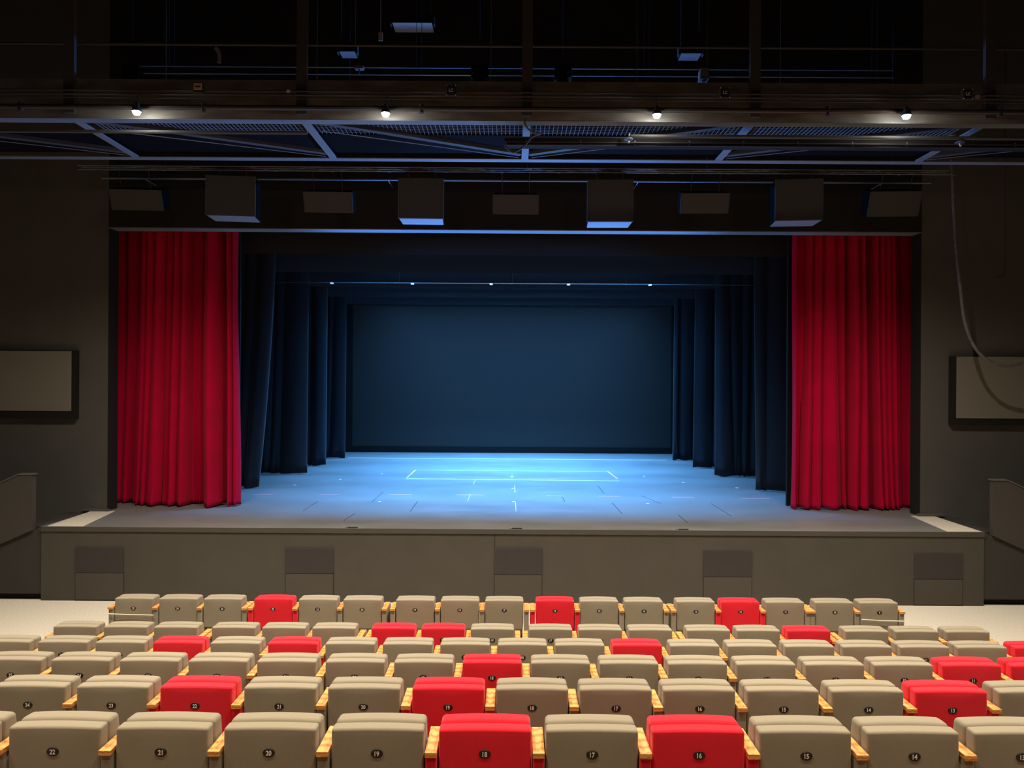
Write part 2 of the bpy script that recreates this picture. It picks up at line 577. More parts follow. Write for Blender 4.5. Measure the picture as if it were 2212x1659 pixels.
# ------------------------------------------------------------------ drapery
def drape(name, x0, x1, Y, z0, z1, folds, amp, m, seed, nx=None, nz=40, edge=None, hem=0.012, spread=(0.45, 1.9), power=0.75):
    """hanging cloth: rounded ridges towards the house with narrow valleys between, the folds wandering as they fall"""
    rnd = random.Random(seed)
    wid = [rnd.uniform(*spread) for _ in range(folds)]
    tot = sum(wid)
    cum = [0]
    for w in wid: cum.append(cum[-1] + w / tot)
    am = [rnd.uniform(0.55, 1.25) for _ in range(folds)]
    off = [0] + [rnd.uniform(-0.42, 0.42) for _ in range(folds - 1)] + [0]
    off2 = [0] + [rnd.uniform(-0.2, 0.2) for _ in range(folds - 1)] + [0]
    sub = [rnd.uniform(-1, 1) for _ in range(folds)]
    sw = [rnd.uniform(0, 6.28) for _ in range(folds)]
    per = 12
    bm = bmesh.new()
    grid = []
    for j in range(nz + 1):
        t = j / nz                       # 0 top .. 1 bottom
        z = z1 + (z0 - z1) * t
        bnd = [cum[k] + (off[k] * t * t + off2[k] * math.sin(2.6 * t)) / folds for k in range(folds + 1)]
        row = []
        for k in range(folds):
            w = bnd[k + 1] - bnd[k]
            A = amp * am[k] * min(1.6, 0.5 + 0.7 * w * folds) * (0.7 + 0.4 * t)
            for q in range(per + (k == folds - 1)):
                u = q / per
                # parameter concentrated near the valleys, where the cloth turns quickly
                uu = u + 0.055 * math.sin(2 * math.pi * u) * -1
                r = abs(math.sin(math.pi * uu)) ** power
                yy = -A * r * (1 + 0.12 * sub[k] * math.sin(3 * math.pi * uu + sw[k] + 1.2 * t))
                yy -= 0.25 * A * sub[k] * math.cos(math.pi * uu)
                xx = x0 + (x1 - x0) * (bnd[k] + w * uu)
                if t > 0.94:
                    g = (t - 0.94) / 0.06
                    yy += hem * g * math.sin(9.4 * uu + sw[k])
                zz = z
                if j == nz: zz += 0.012 * (1 + math.sin(5.0 * uu + sw[k] * 3)) * (hem > 0)
                if edge: xx += edge(bnd[k] + w * uu, t)
                row.append(bm.verts.new((xx, Y + yy, max(zz, z0))))
        grid.append(row)
    for a, b in zip(grid, grid[1:]):
        for i in range(len(a) - 1):
            bm.faces.new((b[i], b[i + 1], a[i + 1], a[i]))
    o = link(name, bm, m, None, smooth=True)
    so = o.modifiers.new('thickness', 'SOLIDIFY')
    so.thickness = 0.006
    so.offset = 1
    return o


zc = STAGE_Z + 0.012
def house_curtain(folds, Y, z0, z1, m, seed, nz=70):
    """folds: (x of left valley at top, at bottom, set-back, bulge) plus a last (x top, x bottom)"""
    rnd = random.Random(seed)
    n = len(folds) - 1
    ph = [rnd.uniform(0, 6.28) for _ in range(n)]
    wob = [rnd.uniform(-0.02, 0.02) for _ in range(n + 1)]
    bm = bmesh.new()
    grid = []
    for j in range(nz + 1):
        t = j / nz
        z = z1 + (z0 - z1) * t
        e = t ** 1.3
        bx = [f[0] * (1 - e) + f[1] * e + wob[i] * math.sin(3.1 * t * 2 + i) for i, f in enumerate(folds)]
        # each boundary sits at the mean set-back of its neighbours
        sb = [f[2] for f in folds[:-1]]
        yb = [sb[0]] + [max(sb[i - 1], sb[i]) + 0.03 for i in range(1, n)] + [sb[-1] + 0.05]
        row = []
        for k in range(n):
            per = 22
            back, A = folds[k][2], folds[k][3]
            for q in range(per + (k == n - 1)):
                u = q / per
                uu = u - 0.06 * math.sin(2 * math.pi * u)
                env = abs(math.sin(math.pi * uu)) ** 0.7
                base = yb[k] * (1 - uu) + yb[k + 1] * uu
                yy = base * (1 - env) + min(back * 2.1, 0.28) * env - A * 1.7 * env * (0.75 + 0.35 * t)
                yy -= 0.010 * math.sin(math.pi * 3 * uu + ph[k] + 1.5 * t) * env
                if t > 0.55:
                    g = (t - 0.55) / 0.45
                    yy -= 0.010 * g * g * math.sin(math.pi * 5 * uu + ph[k] * 2 + 4 * t) * env
                if t > 0.955:
                    g = (t - 0.955) / 0.045
                    yy += -0.02 * g * env + 0.016 * g * math.sin(11 * uu + ph[k] * 5)
                zz = z + (0.010 * (1 + math.sin(6 * uu + ph[k] * 3)) if j == nz else 0)
                row.append(bm.verts.new((bx[k] * (1 - uu) + bx[k + 1] * uu, Y + yy, max(zz, z0))))
        grid.append(row)
    for a, b in zip(grid, grid[1:]):
        for i in range(len(a) - 1):
            bm.faces.new((b[i], b[i + 1], a[i + 1], a[i]))
    o = link('stage_curtain', bm, m, None, smooth=True)
    so = o.modifiers.new('thickness', 'SOLIDIFY')
    so.thickness = 0.006
    so.offset = 1
    return o


o = house_curtain([(-7.50, -7.62, 0.30, 0.03), (-7.20, -7.26, 0.26, 0.05), (-6.95, -7.08, 0.20, 0.04), (-6.80, -6.89, 0.02, 0.05), (-6.66, -6.77, 0.0, 0.05), (-6.50, -6.64, 0.0, 0.10), (-6.30, -6.40, 0.02, 0.05),
                   (-6.18, -6.24, 0.0, 0.09), (-6.02, -6.08, 0.0, 0.10), (-5.88, -5.90, 0.10, 0.03), (-5.76, -5.74, 0.14, 0.02), (-5.64, -5.63, 0.0, 0.15), (-5.34, -5.26, 0.13, 0.03), (-5.24, -5.15, 0.01, 0.09), (-5.13, -5.07, 0.0, 0.05), (-5.035, -4.975)],
                  12.98, zc, 7.2, M['velvet'], 5)
tag(o, 'crimson velvet curtain drawn open at the left side of the stage', 'curtain', 'crimson house curtain')
o = house_curtain([(5.13, 5.11, 0.0, 0.05), (5.20, 5.18, 0.08, 0.03), (5.36, 5.30, 0.0, 0.07), (5.50, 5.45, 0.0, 0.06), (5.68, 5.66, 0.01, 0.08), (5.90, 6.04, 0.03, 0.07), (6.09, 6.11, 0.10, 0.02), (6.15, 6.16, 0.0, 0.09), (6.33, 6.34, 0.0, 0.08),
                   (6.45, 6.52, 0.12, 0.02), (6.54, 6.64, 0.0, 0.08), (6.66, 6.76, 0.0, 0.07), (6.76, 6.88, 0.02, 0.06), (6.88, 7.00, 0.03, 0.06), (7.00, 7.13, 0.20, 0.05), (7.22, 7.30, 0.26, 0.04), (7.50, 7.60)],
                  12.98, zc, 7.2, M['velvet'], 12)
tag(o, 'crimson velvet curtain drawn open at the right side of the stage', 'curtain', 'crimson house curtain')

# black portal flats right behind the red curtains
for side, a, b in (('left', -7.2, -5.105), ('right', 5.16, 7.2)):
    o = bxm('portal_flat', a, b, 13.30, 13.36, STAGE_Z + 0.002, 8.4, M['black'])
    tag(o, 'narrow black portal flat beside the %s crimson curtain' % side, 'portal flat', 'black portal flats')

LEGS = [  # Y, left edge x, right edge x
    (15.17, -5.02, 5.13), (17.55, -5.01, 5.0), (19.3, -5.0, 5.0), (21.2, -4.93, 4.86)]
ordn = ['first', 'second', 'third', 'fourth']
for k, (Y, xl, xr) in enumerate(LEGS):
    if k == 0:
        ed = lambda s, t: -0.36 * (max(0, t - 0.25) / 0.75) ** 2 * (s ** 2)
        edr = lambda s, t: 0.10 * t * t * (1 - s)
    else:
        ed = lambda s, t: -0.04 * t * s
        edr = lambda s, t: (-0.05, 0.03, -0.07)[k % 3] * t * (1 - s)
    o = drape('stage_leg_curtain', xl - 2.6, xl, Y, zc, 10.6, 6 + k // 2, 0.09, M['drape'], 20 + k, edge=ed, hem=0.03)
    tag(o, 'black masking curtain at left side of the stage, %s behind the crimson curtain' % ordn[k], 'curtain', 'black side curtains')
    o = drape('stage_leg_curtain', xr, xr + 2.6, Y, zc, 10.6, 6 + k // 2, 0.09, M['drape'], 40 + k, edge=edr, hem=0.03)
    tag(o, 'black masking curtain at right side of the stage, %s behind the crimson curtain' % ordn[k], 'curtain', 'black side curtains')

BORDERS = [(13.45, 549, 'first, lowest black band across the opening'), (15.25, 588.5, 'second from the audience'),
           (17.6, 620.5, 'third from the audience'), (19.35, 642, 'fourth from the audience'), (21.25, 658.5, 'last before the screen')]
for k, (Y, py, s) in enumerate(BORDERS):
    z = at(1106, py, Y).z
    o = drape('border_curtain', -7.7, 7.7, Y + 0.12, z, 10.6, 7, 0.012, M['black'] if k == 0 else M['drape'], 60 + k, nz=10, hem=0.0, power=2.0)
    tag(o, 'black border curtain hung across the stage, %s' % s, 'curtain', 'black border curtains')

# lighting pipe under the second border
a, b = at(603, 610, 16.9), at(1616, 616, 16.9)
t = thing('lighting_pipe', 'thin pale pipe with small spots hanging across the stage under the borders', 'lighting pipe', (0, 16.9, a.z))
bm = bmesh.new()
tube(bm, [(-6.0, 0, 0), (6.0, 0, 0)], 0.012)
link('pipe', bm, M['steel'], t)
for x in (-5.4, -2.7, 0, 2.7, 5.4):
    bm = bmesh.new()
    tube(bm, [(x, 0, 0), (x, 0, 10.59 - a.z)], 0.003, 6)
    link('suspension_wire', bm, M['iron'], t)
for px in (717, 891, 1061, 1228, 1404):
    x = at(px, 612, 16.9).x
    bxm('lamp', x - 0.035, x + 0.035, -0.03, 0.03, -0.028, 0.004, M['led'], t)

# projection screen
Ys = 23.2
a, b = at(763, 659, Ys), at(1448.5, 967, Ys)
t = thing('projection_screen', 'large blue-grey projection screen in a black frame at the back of the stage', 'screen', (0, Ys, STAGE_Z))
bxm('screen_fabric', a.x, b.x, 0.0, 0.02, b.z - STAGE_Z, a.z - STAGE_Z, M['screen'], t)
bm = bmesh.new()
zb, zt = b.z - STAGE_Z, a.z - STAGE_Z
box(bm, a.x - 0.25, a.x, -0.03, 0.05, 0.004, zt + 0.3)
box(bm, b.x, b.x + 0.25, -0.03, 0.05, 0.004, zt + 0.3)
box(bm, a.x, b.x, -0.03, 0.05, 0.004, zb)
box(bm, a.x, b.x, -0.03, 0.05, zt, zt + 0.3)
link('frame', bm, M['black'], t)
o = drape('backdrop_curtain', -8.5, 8.5, 23.9, zc, 10.6, 24, 0.06, M['drape'], 90, nz=8)
tag(o, 'black backdrop curtain behind the projection screen', 'curtain')

# ------------------------------------------------------------------ tape and marks on the stage floor
def deck_pt(px, py):
    u, v = (px - 1106.0) / F, (829.5 - py) / F
    z = u * math.sin(ROLL) + v * math.cos(ROLL)
    x = u * math.cos(ROLL) - v * math.sin(ROLL)
    Y = (STAGE_Z - EYE) / z
    return Vector((x * Y, Y, STAGE_Z))


def tape(pa, pb, w, m, label, group, name='floor_tape'):
    a, b = deck_pt(*pa), deck_pt(*pb)
    bm = bmesh.new()
    a.z = b.z = STAGE_Z + 0.0015
    beam(bm, a, b, w, 0.002)
    tag(link(name, bm, m), label, 'tape mark', group)


tape((877, 1034), (1338, 1039), 0.035, M['tapew'], 'long white tape line along the front of the taped rectangle', 'tape on the stage floor')
tape((880, 1031.5), (1334, 1035), 0.015, M['tapep'], 'thin pinkish line just behind the long white front tape', 'tape on the stage floor')
tape((897, 1015.5), (1313, 1018.5), 0.014, M['tapew'], 'thin pale line along the back of the taped rectangle', 'tape on the stage floor')
tape((879, 1032), (898, 1015), 0.04, M['tapep'], 'pink tape along the left side of the taped rectangle', 'tape on the stage floor')
tape((1334, 1034), (1312, 1018), 0.04, M['tapep'], 'pink tape along the right side of the taped rectangle', 'tape on the stage floor')
tape((752, 989), (1440, 994), 0.045, M['tapew'], 'longest white tape line just in front of the screen', 'tape on the stage floor')
for (xa, xb, y, s) in ((547, 590, 1068, 'leftmost'), (690, 733, 1068, 'second from left'), (841, 890, 1068.5, 'third from left'), (986, 1045, 1069, 'fourth from left'),
                       (1179, 1218, 1071, 'fourth from right'), (1292, 1340, 1072, 'third from right'), (1452, 1500, 1074, 'second from right'), (1600, 1664, 1077, 'rightmost')):
    tape((xa, y), (xb, y + 0.3), 0.03, M['tapep'], 'short pink tape dash on the stage floor, %s of eight' % s, 'row of pink dashes')
tape((1112, 1048), (1112.5, 1064), 0.012, M['tapew'], 'white centre line stroke behind the pink dashes', 'centre marks on the stage floor')
tape((1113.5, 1085), (1114.5, 1105), 0.006, M['tapew'], 'faint white centre stroke near the stage front', 'centre marks on the stage floor')
tape((1099, 1029.5), (1113, 1029.5), 0.015, M['tapew'], 'white cross bar at the centre of the taped rectangle', 'centre marks on the stage floor')
tape((1106, 1026), (1106, 1033), 0.012, M['tapew'], 'white cross upright at the centre of the taped rectangle', 'centre marks on the stage floor')
tape((1016, 1067), (1010, 1083), 0.008, M['tapew'], 'thin white stroke crossing a pink dash left of centre', 'centre marks on the stage floor')
tape((1027, 1035), (1023, 1046), 0.008, M['tapew'], 'thin white stroke just in front of the taped rectangle', 'centre marks on the stage floor')
for (x, y, s) in ((825, 1024, 'left behind the taped rectangle'), (735, 1036, 'left of the taped rectangle'), (637, 1048, 'far left by the dark side curtain'), (820, 1084, 'left near the stage front'),
                  (1110, 1084, 'at the centre near the stage front'), (1108, 1055, 'at the centre behind the dashes'), (1391, 1029, 'right of the taped rectangle'), (1476, 1042, 'right by the side curtains'),
                  (1592, 1054, 'far right by the dark side curtain'), (1399, 1088, 'right near the stage front')):
    c = deck_pt(x, y)
    bm = bmesh.new()
    lathe(bm, [(0.035, 0), (0.035, 0.003)], 12)
    o = link('floor_spot', bm, M['tapew'])
    o.location = (c.x, c.y, STAGE_Z + 0.0005)
    tag(o, 'small white spot mark on the stage floor, %s' % s, 'tape mark', 'white spot marks')
# dark board joints (part of the deck's own pattern)
bm = bmesh.new()
for (pa, pb) in (((828, 1063), (802, 1085)), ((767, 1109), (742, 1125)), ((902, 1083), (886, 1105)), ((1322, 1086), (1344, 1110)), ((1386, 1071), (1428, 1088)), ((1536, 1088), (1580, 1115)),
                 ((1465, 1112), (1486, 1130)), ((1291, 1049), (1305, 1066)), ((1214, 1073), (1220, 1084)), ((687, 1083), (655, 1103))):
    a, b = deck_pt(*pa), deck_pt(*pb)
    a.z = b.z = STAGE_Z + 0.0006
    beam(bm, a, b, 0.012, 0.0012)
struct(link('deck_joint', bm, M['groove']))
for (x, y, s) in ((1108, 1137.5, 'middle'), (757, 1137, 'left'), (1464, 1141.5, 'right')):
    c = deck_pt(x, y)
    t = thing('floor_socket', 'tiny metal socket at the stage lip, %s of the three' % s, 'socket', (c.x, SY + 0.04, STAGE_Z), 'sockets at the stage lip')
    bxm('plate', -0.01, 0.14, -0.02, 0.02, 0, 0.012, M['iron'], t)
    bm = bmesh.new(); lathe(bm, [(0.022, 0), (0.022, 0.02), (0.015, 0.026)], 10, Matrix.Translation((-0.03, 0, 0)))
    link('knob', bm, M['lightsteel'], t)

# ------------------------------------------------------------------ seats
def seat_warp_back(q):
    x, y, z = q
    k = max(0.0, (0.52 - z) / 0.30)
    x *= 1 - 0.07 * min(1, k)
    if y < 0.03:
        y -= 0.010 * (1 - (x / 0.24) ** 2) * max(0, 1 - ((z - 0.58) / 0.20) ** 2)
    z += 0.006 * (1 - (x / 0.235) ** 2) * (z > 0.7)
    return (x, y, z)


def seat_warp_cushion(q):
    x, y, z = q
    k = max(0.0, (0.60 - z) / 0.30)
    x *= 1 - 0.04 * min(1, k)
    z += (0.008 * (1 - (x / 0.235) ** 2) - 0.10 * max(0, y - 0.12)) * (z > 0.7)
    if y > 0.12: y += 0.02 * max(0, 1 - ((z - 0.55) / 0.2) ** 2)
    return (x, y, z)


SM = {}
for c in ('taupe', 'red'):
    SM['backrest', c] = mesh_of(rbox(-0.2325, 0.2325, 0.0, 0.075, 0.43, 0.776, 0.014, seat_warp_back, mid=8), 'backrest', M[c])
    SM['back_cushion', c] = mesh_of(rbox(-0.2315, 0.2315, 0.078, 0.186, 0.32, 0.781, 0.024, seat_warp_cushion, mid=8), 'back_cushion', M[c])
    SM['seat_cushion', c] = mesh_of(rbox(-0.225, 0.225, 0.225, 0.325, 0.22, 0.60, 0.03, mid=5), 'seat_cushion', M[c])
    SM['arm_panel', c] = mesh_of(rbox(-0.028, 0.028, -0.016, 0.30, 0.0, 0.651, 0.008, mid=2), 'arm_panel', M[c])
SM['armrest'] = mesh_of(rbox(-0.030, 0.030, -0.034, 0.240, 0.651, 0.679, 0.003, mid=2), 'armrest', M['wood'], smooth=False)
SM['seat_pan'] = mesh_of(rbox(-0.20, 0.20, 0.10, 0.222, 0.14, 0.46, 0.01, mid=2), 'seat_pan', M['seatwood'], smooth=False)
bm = bmesh.new()
box(bm, -0.228, 0.228, 0.12, 0.20, 0.20, 0.24)
box(bm, -0.02, 0.02, 0.13, 0.19, 0.0, 0.20)
SM['support_bar'] = mesh_of(bm, 'support_bar', M['iron'], smooth=False)
bm = bmesh.new()
lathe(bm, [(1.0, 0), (1.0, 0.6), (0.93, 1.0)], 32)
me = mesh_of(bm, 'number_badge', M['badge'], smooth=False)
me.transform(Matrix.Rotation(math.pi / 2, 4, 'X') @ Matrix.Diagonal((0.0305, 0.0218, 0.004, 1)))
SM['badge'] = me
for n in range(6, 28):
    SM['n', n] = text_mesh(str(n), 0.0335, M['white'], bold=0.022)

SEAT_LIST = []


def make_seat(x, y, z, color, number, left_arm, right_arm, label, group):
    t = thing('theatre_seat', label, 'seat', (x, y, z), group)
    from_mesh('backrest', SM['backrest', color], t)
    from_mesh('back_cushion', SM['back_cushion', color], t)
    from_mesh('seat_cushion', SM['seat_cushion', color], t)
    from_mesh('seat_pan', SM['seat_pan'], t)['label'] = 'brown plywood seat shell'
    from_mesh('support_bar', SM['support_bar'], t)
    for flag, sx in ((left_arm, -0.27), (right_arm, 0.27)):
        if flag:
            from_mesh('arm_panel', SM['arm_panel', color], t, (sx, 0, 0))
            from_mesh('armrest', SM['armrest'], t, (sx, 0, 0))['label'] = 'orange-brown wooden armrest'
    b = from_mesh('number_badge', SM['badge'], t, (0, -0.0085, 0.66))
    b['label'] = 'black oval badge with white number'
    from_mesh('numeral', SM['n', number], b, (0, -0.0042, 0))
    return t


PITCH = 0.54
ordinals = ['leftmost', 'second', 'third', 'fourth', 'fifth', 'sixth', 'seventh', 'eighth', 'ninth', 'tenth', 'eleventh', 'twelfth',
            'thirteenth', 'fourteenth', 'fifteenth', 'sixteenth', 'seventeenth', 'eighteenth', 'nineteenth']


def row(name, Y, zf, pxs, nums, reds, group, gaps=(), py=0, badge_seen=()):
    n = len(pxs)
    for i in range(n):
        x = at(pxs[i], py, Y).x
        c = 'red' if nums[i] in reds else 'taupe'
        prev_red = i > 0 and nums[i - 1] in reds
        la = (i == 0) or ((i - 1) in gaps) or not prev_red
        ra = (i == n - 1) or (i in gaps) or c == 'red'
        where = 'leftmost' if i == 0 else ('rightmost' if i == n - 1 else ordinals[i] + ' from the left')
        cname = 'red' if c == 'red' else 'taupe'
        if badge_seen == 'all' or nums[i] in badge_seen:
            lab = '%s fabric seat with number %d badge in the %s' % (cname, nums[i], name)
        else:
            lab = '%s fabric seat, %s in the %s' % (cname, where, name)
        make_seat(x, Y, zf, c, nums[i], la, ra, lab, group)


# row nearest the stage: groups of three with small gaps
row('row nearest the stage', 8.60, 0.0,
    [289, 384.5, 480.5, 590, 686.3, 782.5, 896.5, 993.3, 1089.3, 1199, 1294.5, 1391, 1503, 1599.5, 1696.5, 1803, 1899],
    list(range(25, 8, -1)), {22, 16, 12}, 'seats in the row nearest the stage', gaps=(2, 5, 8, 11, 14), py=1318, badge_seen='all')
row('second row back from the stage', 7.60, 0.0,
    [161, 270, 378.5, 503.5, 612, 720.5, 848.5, 956.5, 1063.5, 1189.5, 1297, 1405.5, 1531, 1639, 1748, 1873.5, 1982, 2092],
    list(range(26, 8, -1)), {20, 19, 12}, 'seats in the second row', gaps=(2, 5, 8, 11, 14), py=1385)
row('third row back from the stage', 6.664, 0.177,
    [1128.5 + 124.3 * k for k in range(-9, 10)],
    list(range(27, 8, -1)), {24, 22, 16, 9}, 'seats in the third row', py=1420)
row('fourth row back from the stage', 5.586, 0.431,
    [1062.7 + 148.3 * k for k in range(-7, 9)],
    list(range(25, 9, -1)), {18, 11, 10}, 'seats in the fourth row', py=1466)
row('fifth row back from the stage', 4.569, 0.661,
    [62, 242, 422.5, 604, 785.5, 968, 1149.5, 1330.5, 1511, 1692, 1875, 2056, 2237],
    list(range(24, 11, -1)), {22, 19, 13}, 'seats in the fifth row', py=1528, badge_seen=set(range(13, 25)))
row('row nearest the camera', 3.574, 0.881,
    [-116, 116.5, 349, 582, 815, 1047.5, 1279, 1509.5, 1740.5, 1973.5, 2205],
    list(range(23, 12, -1)), {18, 16}, 'seats in the row nearest the camera', py=1627, badge_seen=set(range(13, 23)))

# cords tied across the two end seats of the front row
for s, pa, pm, pb, lab in (('left', (234, 1326), (290, 1328), (331, 1329), 'pale cord stretched across the number 25 seat in the front row'),
                           ('right', (1861, 1338), (1905, 1341), (1954, 1342), 'pale cord stretched across the number 9 seat in the front row')):
    bm = bmesh.new()
    tube(bm, [at(*pa, 8.56), at(*pm, 8.56), at(*pb, 8.56)], 0.006, 6)
    tag(link('cord', bm, M['cord']), lab, 'cord', 'cords across end seats')

# ------------------------------------------------------------------ catwalk above the stage front
cw = thing('lighting_catwalk', 'long dark steel catwalk hung below the ceiling, its lower flanges lit blue', 'catwalk', (0, 8.96, 6.717))
C0 = Vector((0, 8.96, 6.717))


def rel(p):
    return Vector(p) - C0


XP = [-8.45, -5.58, -2.66, 0.17, 3.03, 5.98, 8.8]
bm = bmesh.new()
box(bm, -10.9, 10.9, 0.0, 0.15, 0.0, 0.012)
link('near_chord', bm, M['lightsteel'], cw)
bm = bmesh.new()
box(bm, -10.9, 10.9, 1.53, 1.66, 0.0, 0.012)
link('far_chord', bm, M['lightsteel'], cw)
for x in XP:
    bxm('cross_member', x - 0.05, x + 0.05, 0.152, 1.528, 0.0, 0.02, M['lightsteel'], cw)
    bxm('post', x - 0.065, x + 0.065, -0.06, -0.004, 0.05, 3.87, M['steel'], cw)
bm = bmesh.new()
box(bm, -10.9, 10.9, 0.0, 0.03, 0.014, 0.50)
link('toe_board', bm, M['sheet'], cw)
bm = bmesh.new()
tube(bm, [(-10.9, 0.09, 0.985), (10.9, 0.09, 0.985)], 0.016)
link('handrail', bm, M['steel'], cw)
# mesh deck
bm = bmesh.new()
x = -5.5
while x < 5.9:
    box(bm, x - 0.0028, x + 0.0028, 0.17, 0.72, 0.075, 0.083)
    x += 0.058
y = 0.18
while y < 0.72:
    box(bm, -5.5, 5.9, y - 0.0025, y + 0.0025, 0.078, 0.084)
    y += 0.06
link('wire_mesh', bm, M['lightsteel'], cw)
bxm('deck_board', -10.9, 10.9, 0.72, 1.53, 0.07, 0.10, M['deckblack'], cw)
# sloping braces and thin tie rods under the deck
bm = bmesh.new(); bm2 = bmesh.new()
for i in range(len(XP) - 1):
    l, r = (XP[i], XP[i + 1]) if XP[i + 1] < 0.5 else (XP[i + 1], XP[i])
    s = 1 if r > l else -1
    beam(bm, (l + s * 0.1, 0.14, 0.045), (r - s * 0.06, 1.40, 0.045), 0.09, 0.05)
    tube(bm2, [(l + s * 0.12, 0.45, 0.02), (r - s * 0.10, 1.50, 0.02)], 0.006, 6)
link('brace', bm, M['steel'], cw)
link('tie_rod', bm2, M['lightsteel'], cw)

# conduits fixed along the toe board
for (py, r, Y, lab) in ((200, 0.012, 8.86, 'thin grey conduit along the catwalk, upper of the pair'),
                        (208, 0.014, 8.86, 'thin grey conduit along the catwalk, lower of the pair'),
                        (216, 0.006, 8.86, 'thin wire along the catwalk just under the conduit pair'),
                        (236, 0.032, 8.84, 'thick black pipe along the catwalk behind the four lamps')):
    z = at(1106, py, Y).z
    bm = bmesh.new()
    tube(bm, [(-10.9, Y, z), (10.9, Y, z)], r)
    if r > 0.03:
        for px in (45, 440, 910, 1788, 2160):
            xx = at(px, py, Y).x
            tube(bm, [(xx, Y, z - 0.055), (xx, Y, z + 0.055)], 0.03)
    tag(link('conduit', bm, M['iron'] if r > 0.03 else M['steel']), lab, 'pipe', 'pipes along the catwalk')

# pendant lamps
for k, (px, py, s) in enumerate(((295, 241, 'leftmost'), (833, 245, 'second from left'), (1419, 248, 'third from left'), (1958, 250, 'rightmost'))):
    p = at(px, py, 8.72)
    t = thing('ceiling_lamp', 'glowing white house lamp below the catwalk, %s of four' % s, 'lamp', p, 'house lamps on the catwalk')
    bm = bmesh.new()
    lathe(bm, [(0.028, 0.085), (0.032, 0.07), (0.055, 0.02), (0.058, 0.0), (0.050, 0.0), (0.045, 0.02)], 20)
    link('reflector', bm, M['steel'], t, smooth=True)
    bm = bmesh.new()
    lathe(bm, [(0.012, 0.018), (0.040, 0.004), (0.044, -0.014), (0.034, -0.034), (0.010, -0.044)], 20)
    link('bulb', bm, M['bulb'], t, smooth=True)
    bm = bmesh.new()
    tube(bm, [(0, 0, 0.085), (0, 0.02, 0.20), (0, 0.12, 0.26)], 0.007, 8)
    box(bm, -0.02, 0.02, -0.01, 0.03, 0.085, 0.11)
    link('bracket', bm, M['steel'], t)
    L = spot((0, 0, -0.11), 860, (0, 0.1, -5), size=145, blend=1.0, color=COOLWARM, radius=0.045, name='lamp_light')
    L.parent = t

# small fixtures along the conduit
def lc_box(px, py, s, lit=False):
    p = at(px, py, 8.80)
    t = thing('junction_box', ('pale metal junction box without letters on the catwalk pipes, far left' if lit else
              'black box lettered LC on the catwalk pipes, %s of three' % s), 'junction box', p, 'boxes on the catwalk pipes')
    bxm('case', -0.062, 0.062, -0.03, 0.03, -0.065, 0.065, M['iron'], t, bevel=0.006)
    if lit:
        bxm('cover', -0.05, 0.05, -0.036, -0.03, -0.03, 0.052, M['beige'], t)
        bxm('slot', -0.032, 0.032, -0.040, -0.036, 0.0, 0.012, M['iron'], t)
    else:
        bm = bmesh.new()
        for i in (-1, 1):
            for j in (-1, 1):
                lathe(bm, [(0.006, 0), (0.006, 0.004)], 8, Matrix.Translation((i * 0.055, -0.03, j * 0.058)) @ Matrix.Rotation(math.pi / 2, 4, 'X'))
        link('screw', bm, M['white'], t)
        from_mesh('lettering', SM['LC'], t, (0, -0.033, 0))


SM['LC'] = text_mesh('LC', 0.055, M['white'], name='lettering', bold=0.01)
lc_box(430, 191, '', True)
lc_box(975, 197, 'leftmost')
lc_box(1565, 202, 'middle')
lc_box(2088, 205, 'rightmost')

for (px, py, w, h, lab) in ((622, 196, 0.02, 0.014, 'tiny beige plate on the catwalk toe board, left of the middle'), (2113, 208, 0.022, 0.02, 'tiny pale box beside the rightmost LC box')):
    p = at(px, py, 8.83)
    bm = bmesh.new(); box(bm, p.x - w, p.x + w, 8.83, 8.855, p.z - h, p.z + h)
    tag(link('small_plate', bm, M['beige']), lab, 'plate')
# pale pipe and raceway passing under the catwalk
for (xa, xb, py, lab) in ((-300, 664, 284, 'grey pipe under the left half of the catwalk'), (1362, 2500, 294, 'grey pipe under the right half of the catwalk')):
    a, b = at(xa, py, 9.0), at(xb, py, 9.0)
    b.z = a.z = (at((xa + xb) / 2, py, 9.0)).z - (0.02 if xa > 0 else 0)
    bm = bmesh.new()
    tube(bm, [a, b], 0.022)
    tag(link('steel_pipe', bm, M['steel']), lab, 'pipe', 'pipes under the catwalk')
a, b = at(1090, 306, 9.15), at(2500, 316, 9.15)
t = thing('cable_raceway', 'long dark cable raceway with two ribs under the right side of the catwalk', 'raceway', (a.x, 9.15, a.z))
Lr = b.x - a.x
bxm('channel', 0, Lr, 0, 0.12, -0.05, 0.06, M['black'], t)
bm = bmesh.new()
for z in (-0.05, -0.012, 0.05):
    box(bm, 0, Lr, -0.012, 0.0, z, z + 0.012)
link('rib', bm, M['steel'], t)
bm = bmesh.new()
for i in range(int(Lr / 0.7)):
    for z in (-0.03, 0.012):
        lathe(bm, [(0.009, 0), (0.009, 0.008)], 8, Matrix.Translation((0.28 + 0.7 * i, -0.0, z)) @ Matrix.Rotation(math.pi / 2, 4, 'X'))
link('bolt', bm, M['lightsteel'], t)
bm = bmesh.new()
tube(bm, catmull([at(1132, 252, 8.9), at(1136, 272, 8.9), at(1152, 287, 8.95), at(1168, 289, 9.0), at(1150, 296, 9.05), at(1130, 318, 9.08), at(1108, 329, 9.08), at(1094, 318, 9.08), at(1093, 309, 9.12)]), 0.012, 8)
tag(link('loose_cable', bm, M['steel']), 'loose cable looping from the catwalk to the end of the raceway', 'cable')
